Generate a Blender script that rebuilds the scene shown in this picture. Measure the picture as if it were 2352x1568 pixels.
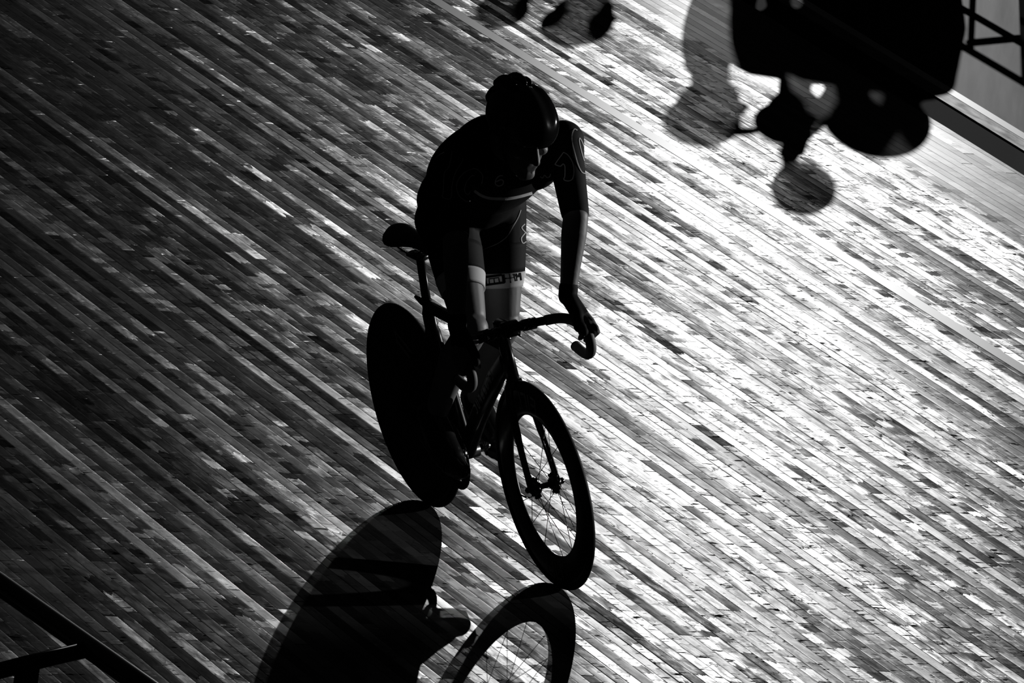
import bpy, bmesh, math, random
from mathutils import Vector, Matrix
from mathutils.bvhtree import BVHTree

for o in list(bpy.data.objects):
    bpy.data.objects.remove(o)
S = bpy.context.scene
C = S.collection
rad = math.radians

# ------------------------------------------------------------------ camera
cam_d = bpy.data.cameras.new('camera')
cam_d.sensor_fit = 'HORIZONTAL'
cam_d.sensor_width = 36.0
cam_d.lens = 36.0 * 25000.0 / 2352.0          # very long lens, from the stands about 34 m away
cam_d.clip_start, cam_d.clip_end = 0.5, 400
cam = bpy.data.objects.new('camera', cam_d)
C.objects.link(cam)
cam.matrix_world = Matrix((
    (0.42165978, -0.24917830, 0.87184472, 30.02384944),
    (0.89611957, -0.03231159, -0.44263493, -15.02973647),
    (0.13846571, 0.96791846, 0.20966905, 7.75759820),
    (0, 0, 0, 1)))
S.camera = cam

# ------------------------------------------------------------------ light
S.view_settings.view_transform = 'Standard'
S.view_settings.look = 'None'
S.view_settings.gamma = 1.0
S.view_settings.use_curve_mapping = False
S.view_settings.exposure = 0.0
w = bpy.data.worlds.new('dark_hall')
S.world = w
w.use_nodes = True
w.node_tree.nodes['Background'].inputs[0].default_value = (0.5, 0.5, 0.5, 1)
w.node_tree.nodes['Background'].inputs[1].default_value = 0.004

LAMP_A = Vector((-35.0, 20.04, 8.4))
LAMP_B = Vector((-27.0, 14.85, 5.95))
LAMP_C = Vector((1.2, 19.0, 4.2))


def floodlight(name, loc, target, watts, size, cone, blend):
    d = bpy.data.lights.new(name, 'SPOT')
    d.energy = watts
    d.shadow_soft_size = size
    d.spot_size = rad(cone)
    d.spot_blend = blend
    o = bpy.data.objects.new(name, d)
    C.objects.link(o)
    o.location = loc
    o.rotation_euler = (Vector(target) - loc).to_track_quat('-Z', 'Y').to_euler()
    return o


floodlight('floodlight_main', LAMP_A, (0.3, 2.6, 0), 2450, 0.06, 26, 0.9)
floodlight('floodlight_second', LAMP_B, (0.3, 2.6, 0), 95, 0.06, 26, 0.9)
floodlight('floodlight_side', LAMP_C, (0.55, 0, 1.05), 9500, 0.12, 8.5, 1.0)


# ------------------------------------------------------------------ materials
def mat(name, base, rough=0.5, spec=0.5, metal=0.0, coat=0.0, noise=0.0, scale=20.0):
    m = bpy.data.materials.new(name)
    m.use_nodes = True
    nt = m.node_tree
    b = nt.nodes['Principled BSDF']
    b.inputs['Base Color'].default_value = (base, base, base, 1)
    b.inputs['Roughness'].default_value = rough
    b.inputs['Specular IOR Level'].default_value = spec
    b.inputs['Metallic'].default_value = metal
    b.inputs['Coat Weight'].default_value = coat
    b.inputs['Coat Roughness'].default_value = 0.08
    if noise > 0:
        tc = nt.nodes.new('ShaderNodeTexCoord')
        n = nt.nodes.new('ShaderNodeTexNoise')
        n.inputs['Scale'].default_value = scale
        n.inputs['Detail'].default_value = 4
        r = nt.nodes.new('ShaderNodeValToRGB')
        lo, hi = base * (1 - noise), min(1, base * (1 + noise))
        r.color_ramp.elements[0].color = (lo, lo, lo, 1)
        r.color_ramp.elements[1].color = (hi, hi, hi, 1)
        nt.links.new(tc.outputs['Object'], n.inputs['Vector'])
        nt.links.new(n.outputs['Fac'], r.inputs[0])
        nt.links.new(r.outputs[0], b.inputs['Base Color'])
    return m


M = dict(
    carbon=mat('black_carbon', 0.012, 0.3, 0.4, noise=0.3, scale=60),
    gloss=mat('gloss_black_shell', 0.008, 0.12, 0.5, coat=0.6, noise=0.2),
    rubber=mat('tyre_rubber', 0.012, 0.6, 0.3, noise=0.3, scale=80),
    disc=mat('disc_wheel_skin', 0.03, 0.45, 0.4, noise=0.35, scale=9),
    metal=mat('dark_polished_metal', 0.10, 0.18, 0.5, metal=0.9, noise=0.2, scale=40),
    bright=mat('bright_alloy', 0.45, 0.2, 0.5, metal=1.0, noise=0.1, scale=30),
    tape=mat('grey_bar_grip', 0.20, 0.6, 0.3, noise=0.25, scale=70),
    skin=mat('skin', 0.20, 0.5, 0.35, noise=0.12, scale=25),
    suit=mat('black_skinsuit', 0.008, 0.75, 0.15, noise=0.3, scale=50),
    panel=mat('charcoal_suit_panel', 0.035, 0.7, 0.2, noise=0.2, scale=40),
    print=mat('pale_print', 0.6, 0.7, 0.2, noise=0.1, scale=40),
    stripe=mat('pale_stripe', 0.85, 0.7, 0.2, noise=0.1, scale=40),
    band=mat('white_leg_band', 0.72, 0.75, 0.2, noise=0.06, scale=40),
    ink=mat('black_ink', 0.01, 0.8, 0.1, noise=0.2),
    glove=mat('black_glove', 0.009, 0.75, 0.15, noise=0.3, scale=60),
    shoe=mat('black_shoe', 0.012, 0.25, 0.5, noise=0.3, scale=30),
    decal=mat('faint_grey_lettering', 0.30, 0.5, 0.3, noise=0.2, scale=30),
    cloth=mat('dark_clothing', 0.03, 0.85, 0.2, noise=0.4, scale=15),
    rail=mat('black_painted_steel', 0.012, 0.22, 0.5, noise=0.2, scale=12),
)


# ------------------------------------------------------------------ tagging
def tag(o, label=None, cat=None, group=None, kind=None):
    if label: o['label'] = label
    if cat: o['category'] = cat
    if group: o['group'] = group
    if kind: o['kind'] = kind
    return o


def empty(name, loc=(0, 0, 0), rot=(0, 0, 0)):
    o = bpy.data.objects.new(name, None)
    C.objects.link(o)
    o.location = loc
    o.rotation_euler = rot
    o.empty_display_size = 0.1
    return o


# ------------------------------------------------------------------ mesh building
def V(*a):
    return Vector(a if len(a) == 3 else a[0])


class MB:
    def __init__(self):
        self.bm = bmesh.new()

    def ring_loft(self, rings, closed=False, cap=True):
        bm = self.bm
        vr = [[bm.verts.new(p) for p in r] for r in rings]
        n = len(vr[0])
        pairs = list(zip(vr[:-1], vr[1:]))
        if closed: pairs.append((vr[-1], vr[0]))
        for a, b in pairs:
            for i in range(n):
                j = (i + 1) % n
                try: bm.faces.new((a[i], a[j], b[j], b[i]))
                except ValueError: pass
        if cap and not closed:
            for r in (list(reversed(vr[0])), vr[-1]):
                try: bm.faces.new(r)
                except ValueError: pass
        return self

    def tube(self, pts, r, seg=12, closed=False, flat=None, up=None):
        """r: radius or list; flat: (a,b) multipliers on the two cross axes; up: reference for axis a"""
        pts = [Vector(p) for p in pts]
        n = len(pts)
        rr = r if isinstance(r, (list, tuple)) else [r] * n
        rings = []
        prev = None
        for i, p in enumerate(pts):
            if closed: t = (pts[(i + 1) % n] - pts[i - 1]).normalized()
            else: t = (pts[min(i + 1, n - 1)] - pts[max(i - 1, 0)]).normalized()
            if up is not None: ref = Vector(up)
            elif prev is not None: ref = prev
            else: ref = Vector((0, 0, 1)) if abs(t.z) < 0.9 else Vector((1, 0, 0))
            a = (ref - t * ref.dot(t))
            a = a.normalized() if a.length > 1e-6 else t.orthogonal().normalized()
            prev = a
            b = t.cross(a)
            fa, fb = flat if flat else (1, 1)
            rings.append([p + (a * math.cos(2 * math.pi * k / seg) * fa + b * math.sin(2 * math.pi * k / seg) * fb) * rr[i]
                          for k in range(seg)])
        return self.ring_loft(rings, closed)

    def lathe(self, prof, center, axis, seg=64, closed=True):
        """prof: list of (axial, radius) making a closed loop"""
        ax = Vector(axis).normalized()
        u = ax.orthogonal().normalized()
        v = ax.cross(u)
        c = Vector(center)
        rings = []
        for k in range(seg):
            t = 2 * math.pi * k / seg
            d = u * math.cos(t) + v * math.sin(t)
            rings.append([c + ax * a + d * r for a, r in prof])
        return self.ring_loft(rings, closed=True, cap=False)

    def box(self, c, sx, sy, sz, rot=None):
        m = Matrix.Translation(Vector(c))
        if rot is not None: m = m @ rot.to_4x4()
        r = bmesh.ops.create_cube(self.bm, size=1.0)
        for v in r['verts']:
            v.co = m @ Vector((v.co.x * sx, v.co.y * sy, v.co.z * sz))
        return self

    def ellipsoid(self, c, R, seg=24, rings=16):
        """R: 3x3 matrix with scaled axes as columns"""
        r = bmesh.ops.create_uvsphere(self.bm, u_segments=seg, v_segments=rings, radius=1.0)
        for v in r['verts']:
            v.co = Vector(c) + R @ v.co
        return self

    def capsule(self, a, ra, b, rb, seg=20):
        a, b = Vector(a), Vector(b)
        t = (b - a)
        L = t.length
        t = t / L if L > 1e-9 else Vector((0, 0, 1))
        u = t.orthogonal().normalized()
        v = t.cross(u)
        prof = []
        for k in range(1, 7):
            th = math.pi / 2 * (1 - k / 6)
            prof.append((-ra * math.sin(th), ra * math.cos(th)))
        for k in range(0, 6):
            th = math.pi / 2 * (k / 6)
            prof.append((L + rb * math.sin(th), rb * math.cos(th)))
        rings = [[a + t * z + (u * math.cos(2 * math.pi * i / seg) + v * math.sin(2 * math.pi * i / seg)) * r
                  for i in range(seg)] for z, r in prof]
        return self.ring_loft(rings)

    def build(self, name, material, parent=None, smooth=True, bevel=0.0, subsurf=0):
        bm = self.bm
        bmesh.ops.recalc_face_normals(bm, faces=bm.faces)
        me = bpy.data.meshes.new(name)
        bm.to_mesh(me)
        bm.free()
        return link(name, me, material, parent, smooth, bevel, subsurf)


def link(name, me, material, parent=None, smooth=True, bevel=0.0, subsurf=0):
    me.materials.clear()
    me.materials.append(material)
    if smooth:
        for p in me.polygons: p.use_smooth = True
    o = bpy.data.objects.new(name, me)
    C.objects.link(o)
    if parent: o.parent = parent
    if bevel > 0:
        b = o.modifiers.new('bevel', 'BEVEL')
        b.width = bevel
        b.segments = 2
        b.limit_method = 'ANGLE'
    if subsurf:
        s = o.modifiers.new('sub', 'SUBSURF')
        s.levels = s.render_levels = subsurf
    return o


def fuse(mb, voxel, smooth_iter=6, factor=0.5):
    """one continuous surface out of overlapping closed shapes"""
    bm = mb.bm
    bmesh.ops.recalc_face_normals(bm, faces=bm.faces)
    me = bpy.data.meshes.new('fuse_source')
    bm.to_mesh(me)
    bm.free()
    o = bpy.data.objects.new('fuse_source', me)
    C.objects.link(o)
    r = o.modifiers.new('r', 'REMESH')
    r.mode = 'VOXEL'
    r.voxel_size = voxel
    s = o.modifiers.new('s', 'SMOOTH')
    s.factor = factor
    s.iterations = smooth_iter
    bpy.context.view_layer.update()
    dg = bpy.context.evaluated_depsgraph_get()
    out = bpy.data.meshes.new_from_object(o.evaluated_get(dg))
    bpy.data.objects.remove(o)
    bpy.data.meshes.remove(me)
    return out


def axes(fwd, side, up):
    """columns, each already scaled"""
    return Matrix((fwd, side, up)).transposed()


def smoothpath(pts, n=8):
    """Catmull-Rom through pts"""
    P = [Vector(p) for p in pts]
    P = [P[0] * 2 - P[1]] + P + [P[-1] * 2 - P[-2]]
    out = []
    for i in range(1, len(P) - 2):
        for k in range(n):
            t = k / n
            a, b, c, d = P[i - 1], P[i], P[i + 1], P[i + 2]
            out.append(0.5 * ((2 * b) + (c - a) * t + (2 * a - 5 * b + 4 * c - d) * t * t + (3 * b - 3 * c + d - a) * t ** 3))
    out.append(P[-2])
    return out


# ------------------------------------------------------------------ track boards
PLANK_A = rad(-4.3)                                # the boards run 4.3 degrees off the rider's heading
INF_A = rad(-5.8)


class NT:
    def __init__(self, name):
        self.m = bpy.data.materials.new(name)
        self.m.use_nodes = True
        self.t = self.m.node_tree
        self.b = self.t.nodes['Principled BSDF']

    def n(self, kind, **kw):
        o = self.t.nodes.new(kind)
        for k, v in kw.items(): setattr(o, k, v)
        return o

    def L(self, a, b): self.t.links.new(a, b)

    def _in(self, sock, v):
        if isinstance(v, bpy.types.NodeSocket): self.L(v, sock)
        else: sock.default_value = v

    def math(self, op, a, b=0.0, c=0.0, clamp=False):
        o = self.n('ShaderNodeMath', operation=op, use_clamp=clamp)
        self._in(o.inputs[0], a); self._in(o.inputs[1], b); self._in(o.inputs[2], c)
        return o.outputs[0]

    def comb(self, x, y, z):
        o = self.n('ShaderNodeCombineXYZ')
        for i, v in enumerate((x, y, z)): self._in(o.inputs[i], v)
        return o.outputs[0]

    def white(self, vec):
        o = self.n('ShaderNodeTexWhiteNoise', noise_dimensions='3D')
        self.L(vec, o.inputs['Vector'])
        s = self.n('ShaderNodeSeparateColor')
        self.L(o.outputs['Color'], s.inputs[0])
        return s.outputs[0], s.outputs[1], s.outputs[2]

    def noise(self, vec, scale, detail=3, rough=0.5):
        o = self.n('ShaderNodeTexNoise', noise_dimensions='3D')
        o.inputs['Scale'].default_value = scale
        o.inputs['Detail'].default_value = detail
        o.inputs['Roughness'].default_value = rough
        self.L(vec, o.inputs['Vector'])
        s = self.n('ShaderNodeSeparateColor')
        self.L(o.outputs['Color'], s.inputs[0])
        return s.outputs[0], s.outputs[1], s.outputs[2]

    def ramp(self, v, lo, hi):
        """smooth step between lo and hi"""
        o = self.n('ShaderNodeMapRange', interpolation_type='SMOOTHSTEP')
        self._in(o.inputs[0], v)
        o.inputs[1].default_value = lo
        o.inputs[2].default_value = hi
        return o.outputs[0]

    def grey(self, v):
        o = self.n('ShaderNodeCombineColor')
        for i in range(3): self._in(o.inputs[i], v)
        return o.outputs[0]


def board_material(smooth_from):
    """varnished pine strips: every board and every patch of a board is tilted a little, with its own tone and gloss"""
    N = NT('varnished_track_boards')
    tc = N.n('ShaderNodeTexCoord')
    sp = N.n('ShaderNodeSeparateXYZ')
    N.L(tc.outputs['Object'], sp.inputs[0])
    u, v = sp.outputs[0], sp.outputs[1]
    W = 0.044
    vn = N.math('DIVIDE', v, W)
    pid = N.math('FLOOR', vn)
    fv = N.math('FRACT', vn)
    p1, p2, p3 = N.white(N.comb(pid, 3.7, 1.3))
    # board lengths with staggered butt joints
    un = N.math('ADD', N.math('DIVIDE', u, 3.4), N.math('MULTIPLY', p1, 9.0))
    sid = N.math('FLOOR', un)
    fu = N.math('FRACT', un)
    s1, s2, s3 = N.white(N.comb(pid, sid, 8.1))
    q1, q2, q3 = N.white(N.comb(pid, sid, 17.9))
    # patches along the board, with soft irregular ends
    patch_len = N.math('ADD', 0.055, N.math('MULTIPLY', N.math('POWER', q2, 1.5), 0.20))
    wob = N.noise(N.comb(N.math('MULTIPLY', u, 6.0), N.math('MULTIPLY', v, 60.0), pid), 1.0, 2)[0]
    cu = N.math('ADD', N.math('DIVIDE', u, patch_len), N.math('ADD', N.math('MULTIPLY', p3, 31.0), N.math('MULTIPLY', wob, 0.9)))
    cid = N.math('FLOOR', cu)
    fc = N.math('FRACT', cu)
    c1, c2, c3 = N.white(N.comb(pid, cid, 5.5))
    d1, d2, d3 = N.white(N.comb(pid, cid, 41.5))
    # fine wear
    gv = N.comb(N.math('MULTIPLY', u, 9.0), N.math('MULTIPLY', v, 50.0), N.math('MULTIPLY', pid, 3.1))
    g1, g2, g3 = N.noise(gv, 1.0, 4, 0.6)
    gw = N.comb(N.math('MULTIPLY', u, 2.2), N.math('MULTIPLY', v, 9.0), 0.0)
    h1, h2, h3 = N.noise(gw, 1.0, 3, 0.5)
    gs = N.comb(N.math('MULTIPLY', u, 5.0), N.math('MULTIPLY', v, 210.0), 2.0)
    k1, k2, k3 = N.noise(gs, 1.0, 3, 0.6)
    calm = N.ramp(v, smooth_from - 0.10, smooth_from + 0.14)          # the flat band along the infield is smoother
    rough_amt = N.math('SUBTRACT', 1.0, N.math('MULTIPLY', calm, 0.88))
    patchy = N.ramp(q3, 0.0, 0.6)                                    # some boards are plain, others broken into patches
    worn = N.math('MULTIPLY', N.math('GREATER_THAN', d2, 0.45), patchy)                           # only some patches are cupped
    half = lambda s: N.math('SUBTRACT', s, 0.5)
    # tilt across the board
    ty = N.math('MULTIPLY', half(s1), 0.165)
    ty = N.math('ADD', ty, N.math('MULTIPLY', half(c1), N.math('ADD', N.math('MULTIPLY', patchy, 0.04), N.math('MULTIPLY', worn, 0.13))))
    ty = N.math('ADD', ty, N.math('MULTIPLY', half(g1), N.math('ADD', 0.09, N.math('MULTIPLY', patchy, 0.15))))
    ty = N.math('ADD', ty, N.math('MULTIPLY', half(h1), 0.10))
    # rounded edges of every strip
    ty = N.math('ADD', ty, N.math('MULTIPLY', N.math('POWER', N.math('MULTIPLY', half(fv), 2.0), 7.0), 0.10))
    # tilt along the board: each patch is slightly dished towards its ends
    dish = N.math('POWER', N.math('MULTIPLY', half(fc), 2.0), 9.0)
    tx = N.math('MULTIPLY', dish, N.math('MULTIPLY', N.math('ADD', 0.03, N.math('MULTIPLY', worn, 0.36)), half(d3)))
    tx = N.math('ADD', tx, N.math('MULTIPLY', half(c2), N.math('MULTIPLY', patchy, 0.07)))
    # short raised lips and dents lying across single boards
    lip = N.noise(N.comb(N.math('MULTIPLY', u, 46.0), N.math('MULTIPLY', v, 17.0), N.math('MULTIPLY', pid, 7.3)), 1.0, 2)
    rise = N.math('SUBTRACT', N.ramp(lip[0], 0.63, 0.69), N.ramp(lip[1], 0.65, 0.71))
    tx = N.math('ADD', tx, N.math('MULTIPLY', rise, 0.16))
    ty = N.math('ADD', ty, N.math('MULTIPLY', N.math('MULTIPLY', rise, half(lip[2])), 0.9))
    tx = N.math('ADD', tx, N.math('MULTIPLY', half(g2), N.math('ADD', 0.08, N.math('MULTIPLY', patchy, 0.14))))
    tx = N.math('ADD', tx, N.math('MULTIPLY', half(s2), 0.02))
    tx = N.math('MULTIPLY', tx, rough_amt)
    ty = N.math('MULTIPLY', ty, rough_amt)
    vt = N.n('ShaderNodeVectorTransform', vector_type='VECTOR', convert_from='OBJECT', convert_to='WORLD')
    N.L(N.comb(tx, ty, 1.0), vt.inputs[0])
    nz = N.n('ShaderNodeVectorMath', operation='NORMALIZE')
    N.L(vt.outputs[0], nz.inputs[0])
    N.L(nz.outputs[0], N.b.inputs['Normal'])
    # seams between boards and butt joints
    dv = N.math('MULTIPLY', N.math('MINIMUM', fv, N.math('SUBTRACT', 1.0, fv)), W)
    sw = N.math('MULTIPLY', N.math('POWER', p2, 2.5), 0.0030)
    seam = N.math('LESS_THAN', dv, sw)
    du = N.math('MULTIPLY', N.math('MINIMUM', fu, N.math('SUBTRACT', 1.0, fu)), 3.4)
    butt = N.math('LESS_THAN', du, 0.004)
    gap = N.math('MAXIMUM', seam, butt)
    solid = N.math('SUBTRACT', 1.0, gap)
    # tone of the wood
    tone = N.math('ADD', 0.032, N.math('MULTIPLY', N.math('POWER', s3, 1.6), 0.14))
    tone = N.math('MULTIPLY', tone, N.math('ADD', 0.72, N.math('MULTIPLY', k1, 0.56)))
    tone = N.math('MULTIPLY', tone, N.math('ADD', 0.80, N.math('MULTIPLY', c3, 0.4)))
    knot = N.ramp(g3, 0.66, 0.76)
    tone = N.math('MULTIPLY', tone, N.math('SUBTRACT', 1.0, N.math('MULTIPLY', N.math('MULTIPLY', knot, rough_amt), 0.6)))
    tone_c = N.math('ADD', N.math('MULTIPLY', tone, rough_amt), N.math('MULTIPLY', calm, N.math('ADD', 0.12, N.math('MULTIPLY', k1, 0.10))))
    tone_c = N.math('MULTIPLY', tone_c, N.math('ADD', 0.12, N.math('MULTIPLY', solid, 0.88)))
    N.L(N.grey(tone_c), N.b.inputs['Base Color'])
    ro = N.math('ADD', 0.27, N.math('MULTIPLY', q1, 0.08))
    ro = N.math('ADD', ro, N.math('MULTIPLY', N.math('SUBTRACT', k2, 0.5), 0.06))
    ro = N.math('ADD', ro, N.math('MULTIPLY', gap, 0.4))
    N.L(ro, N.b.inputs['Roughness'])
    sl = N.math('MULTIPLY', N.math('ADD', 0.06, N.math('ADD', N.math('MULTIPLY', s3, 0.36), N.math('MULTIPLY', d1, 0.12))), N.math('ADD', 0.1, N.math('MULTIPLY', solid, 0.9)))
    N.L(sl, N.b.inputs['Specular IOR Level'])
    return N.m


def slab(name, x0, x1, y0, y1, z0, z1, material, rot):
    mb = MB()
    mb.box(((x0 + x1) / 2, (y0 + y1) / 2, (z0 + z1) / 2), x1 - x0, y1 - y0, z1 - z0)
    o = mb.build(name, material, None, smooth=False)
    o.rotation_euler = (0, 0, rot)
    o['kind'] = 'structure'
    return o


EDGE = 4.36            # inner edge of the boards, measured square to the infield
floor_mb = MB()
ci, si = math.cos(PLANK_A), math.sin(PLANK_A)


def edge_v(uu):
    """v on the board axes of the inner edge, which turns a little more than the boards"""
    d = INF_A - PLANK_A
    return (EDGE + uu * math.sin(d)) / math.cos(d)


poly = [(-34, -7.0), (20, -7.0), (20, edge_v(20)), (-34, edge_v(-34))]
top = [floor_mb.bm.verts.new((x, y, 0)) for x, y in poly]
bot = [floor_mb.bm.verts.new((x, y, -0.06)) for x, y in poly]
floor_mb.bm.faces.new(top)
floor_mb.bm.faces.new(list(reversed(bot)))
for i in range(4):
    j = (i + 1) % 4
    floor_mb.bm.faces.new((top[i], bot[i], bot[j], top[j]))
floor = floor_mb.build('floor', board_material(3.98), None, smooth=False)
floor.rotation_euler = (0, 0, PLANK_A)
tag(floor, 'long narrow varnished wooden boards of the cycle track', 'floor', kind='structure')


def streaky(name, lo, hi, rough, spec, sx, sy, tilt=0.0, turn=0.0):
    N = NT(name)
    tc = N.n('ShaderNodeTexCoord')
    sp = N.n('ShaderNodeSeparateXYZ')
    N.L(tc.outputs['Object'], sp.inputs[0])
    ca, sa = math.cos(turn), math.sin(turn)
    a_ = N.math('ADD', N.math('MULTIPLY', sp.outputs[0], ca), N.math('MULTIPLY', sp.outputs[1], sa))
    b_ = N.math('SUBTRACT', N.math('MULTIPLY', sp.outputs[1], ca), N.math('MULTIPLY', sp.outputs[0], sa))
    vec = N.comb(N.math('MULTIPLY', a_, sx), N.math('MULTIPLY', b_, sy), 0.0)
    a, b, c = N.noise(vec, 1.0, 4, 0.55)
    N.L(N.grey(N.math('ADD', lo, N.math('MULTIPLY', a, hi - lo))), N.b.inputs['Base Color'])
    N.b.inputs['Roughness'].default_value = rough
    N.b.inputs['Specular IOR Level'].default_value = spec
    if tilt:
        h = lambda s: N.math('MULTIPLY', N.math('SUBTRACT', s, 0.5), tilt)
        nz = N.n('ShaderNodeVectorMath', operation='NORMALIZE')
        N.L(N.comb(h(b), h(c), 1.0), nz.inputs[0])
        N.L(nz.outputs[0], N.b.inputs['Normal'])
    return N.m


dark_strip = streaky('dark_rubber_strip', 0.008, 0.016, 0.7, 0.08, 4, 30)
mottled = streaky('scuffed_sealant_strip', 0.01, 0.42, 0.42, 0.3, 7, 30, 0.3)
white_paint = streaky('white_painted_line', 0.82, 0.92, 0.3, 0.5, 6, 20)
infield = streaky('infield_floor_painted_sheen', 0.01, 0.05, 0.44, 0.035, 0.9, 16.0, 0.09, rad(157.0))  # lamp reflection streaks put into the colour, drawn out along the main beam
slab('trim_1', -34, 20, EDGE, EDGE + 0.20, -0.08, -0.012, dark_strip, INF_A)
tag(bpy.data.objects['trim_1'], 'dark strip along the inner edge of the boards', 'strip')
slab('trim_2', -34, 20, EDGE + 0.20, EDGE + 0.285, -0.08, -0.006, mottled, INF_A)
tag(bpy.data.objects['trim_2'], 'scuffed pale strip between dark strip and white line', 'strip')
slab('trim_3', -34, 20, EDGE + 0.285, EDGE + 0.335, -0.08, -0.005, white_paint, INF_A)
tag(bpy.data.objects['trim_3'], 'white painted line bordering the grey infield', 'line')
slab('floor_infield', -34, 20, EDGE + 0.335, 24, -0.08, -0.006, infield, INF_A)
tag(bpy.data.objects['floor_infield'], 'smooth grey polished infield floor in the top right corner', 'floor')
line_paint = streaky('cream_track_line', 0.78, 0.9, 0.34, 0.9, 3, 60)
slab('trim_4', -34, 20, 3.062, 3.122, -0.002, 0.0012, line_paint, PLANK_A)
tag(bpy.data.objects['trim_4'], 'long pale painted line running along the boards behind the rider', 'line')

# ------------------------------------------------------------------ bicycle
LEAN = rad(17.0)
WB, WR = 0.9725, 0.334
bike = empty('track_bicycle', (0, 0, 0), (LEAN, 0, 0))
tag(bike, 'black track bicycle with rear disc wheel, leaning under the helmeted rider', 'bicycle')


def torus_loop(mb, c, R, r, seg=96, sec=12):
    prof = [(r * math.cos(2 * math.pi * k / sec), R + r * math.sin(2 * math.pi * k / sec)) for k in range(sec)]
    return mb.lathe(prof, c, (0, 1, 0), seg)


def front_wheel():
    root = empty('front_wheel', (WB, 0, WR))
    root.parent = bike
    torus_loop(MB(), (0, 0, 0), WR - 0.0115, 0.0115).build('tyre', M['rubber'], root)
    prof = []
    r0, r1 = 0.226, 0.316
    for k in range(17):                                              # deep airfoil rim
        t = k / 16
        prof.append((0.0125 * math.sin(math.pi * min(1, t * 0.88 + 0.06)) ** 0.6, r0 + (r1 - r0) * t))
    prof = prof + [(-a, r) for a, r in reversed(prof)]
    rim = MB().lathe(prof, (0, 0, 0), (0, 1, 0), 96).build('rim', M['carbon'], root)
    for ang0 in (96, 276):                                           # faint lettering blocks on the rim
        mb = MB()
        for side in (1, -1):
            for k, (da, r_in, r_out, wd) in enumerate(((0, .246, .300, 1.6), (4.0, .292, .301, 5), (4.0, .268, .277, 5), (10, .246, .300, 1.6),
                                                        (14, .246, .300, 1.6), (18, .292, .301, 5), (23, .246, .300, 1.6), (26.5, .246, .255, 4))):
                a0, a1 = rad(ang0 - 14 + da - wd / 2), rad(ang0 - 14 + da + wd / 2)
                q = []
                for a, r in ((a0, r_in), (a1, r_in), (a1, r_out), (a0, r_out)):
                    q.append(mb.bm.verts.new((r * math.cos(a), side * 0.0131, r * math.sin(a))))
                mb.bm.faces.new(q)
        mb.build('lettering', M['decal'], rim, smooth=False)
    hub = MB()
    hub.lathe([(-.037, .009), (.037, .009), (.037, .006), (-.037, .006)], (0, 0, 0), (0, 1, 0), 24)
    for s in (-1, 1):
        hub.lathe([(s * .030, .0335), (s * .0335, .0335), (s * .0335, .009), (s * .030, .009)], (0, 0, 0), (0, 1, 0), 32)
        for k in range(9):
            a = 2 * math.pi * k / 9 + (0.35 if s > 0 else 0)
            hub.capsule((.030 * math.cos(a), s * .029, .030 * math.sin(a)), .0055, (.030 * math.cos(a), s * .035, .030 * math.sin(a)), .0055, 8)
    hub = hub.build('hub', M['metal'], root)
    MB().tube([(0, -.066, 0), (0, .066, 0)], .0055, 12).build('axle', M['metal'], hub)
    for s in (-1, 1):
        MB().tube([(0, s * .053, 0), (0, s * .062, 0)], .0105, 6).build('axle_nut', M['metal'], hub)
    sp = MB()
    for s in (-1, 1):
        for k in range(9):
            a = 2 * math.pi * k / 9 + (0.35 if s > 0 else 0)
            b = a + (0.55 if k % 2 else -0.55)
            sp.tube([(.032 * math.cos(a), s * .032, .032 * math.sin(a)), (.229 * math.cos(b), s * .002, .229 * math.sin(b))], .0011, 5)
    sp.build('spokes', M['metal'], root)
    t = .6
    MB().tube([(.229 * math.cos(3.55), .003, .229 * math.sin(3.55)), (.196 * math.cos(3.62), .006, .196 * math.sin(3.62))], .0028, 8).build('valve', M['metal'], root)
    return root


def rear_wheel():
    root = empty('rear_disc_wheel', (0, 0, WR))
    root.parent = bike
    torus_loop(MB(), (0, 0, 0), WR - 0.0115, 0.0115).build('tyre', M['rubber'], root)
    prof = [(0.040, 0.0), (0.038, 0.03)]
    for k in range(13):
        t = k / 12
        prof.append((0.026 * (1 - t) ** 1.3 + 0.0095, 0.05 + (0.316 - 0.05) * t))
    prof = prof + [(-a, r) for a, r in reversed(prof)]
    disc = MB().lathe(prof, (0, 0, 0), (0, 1, 0), 96).build('disc', M['disc'], root)
    mb = MB()                                                        # a large pale angular mark on the disc
    for side in (-1,):
        def y_at(r): return side * (0.026 * (1 - min(1, max(0, (r - .05) / .266))) ** 1.3 + 0.0095 + 0.0012)
        strokes = [((-.035, .245), (-.02, .205)), ((-.035, .245), (.085, .205)), ((-.02, .215), (.075, .182))]
        for (x0, z0), (x1, z1) in strokes:
            n = 8
            d = Vector((x1 - x0, z1 - z0)).normalized()
            nn = Vector((-d.y, d.x)) * 0.006
            prev = None
            for k in range(n + 1):
                t = k / n
                x, z = x0 + (x1 - x0) * t, z0 + (z1 - z0) * t
                a = mb.bm.verts.new((x + nn.x, y_at(math.hypot(x, z)), z + nn.y))
                b = mb.bm.verts.new((x - nn.x, y_at(math.hypot(x, z)), z - nn.y))
                if prev: mb.bm.faces.new((prev[0], a, b, prev[1]))
                prev = (a, b)
    mb.build('lettering', M['decal'], disc, smooth=False)
    hub = MB().lathe([(-.058, .012), (.058, .012), (.058, .005), (-.058, .005)], (0, 0, 0), (0, 1, 0), 24).build('hub', M['metal'], root)
    for s in (-1, 1):
        MB().tube([(0, s * .058, 0), (0, s * .072, 0)], .0105, 6).build('axle_nut', M['metal'], hub)
    MB().lathe([(-.042, .030), (-.046, .030), (-.046, .012), (-.042, .012)], (0, 0, 0), (0, 1, 0), 30).build('sprocket', M['metal'], hub)
    return root


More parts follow.
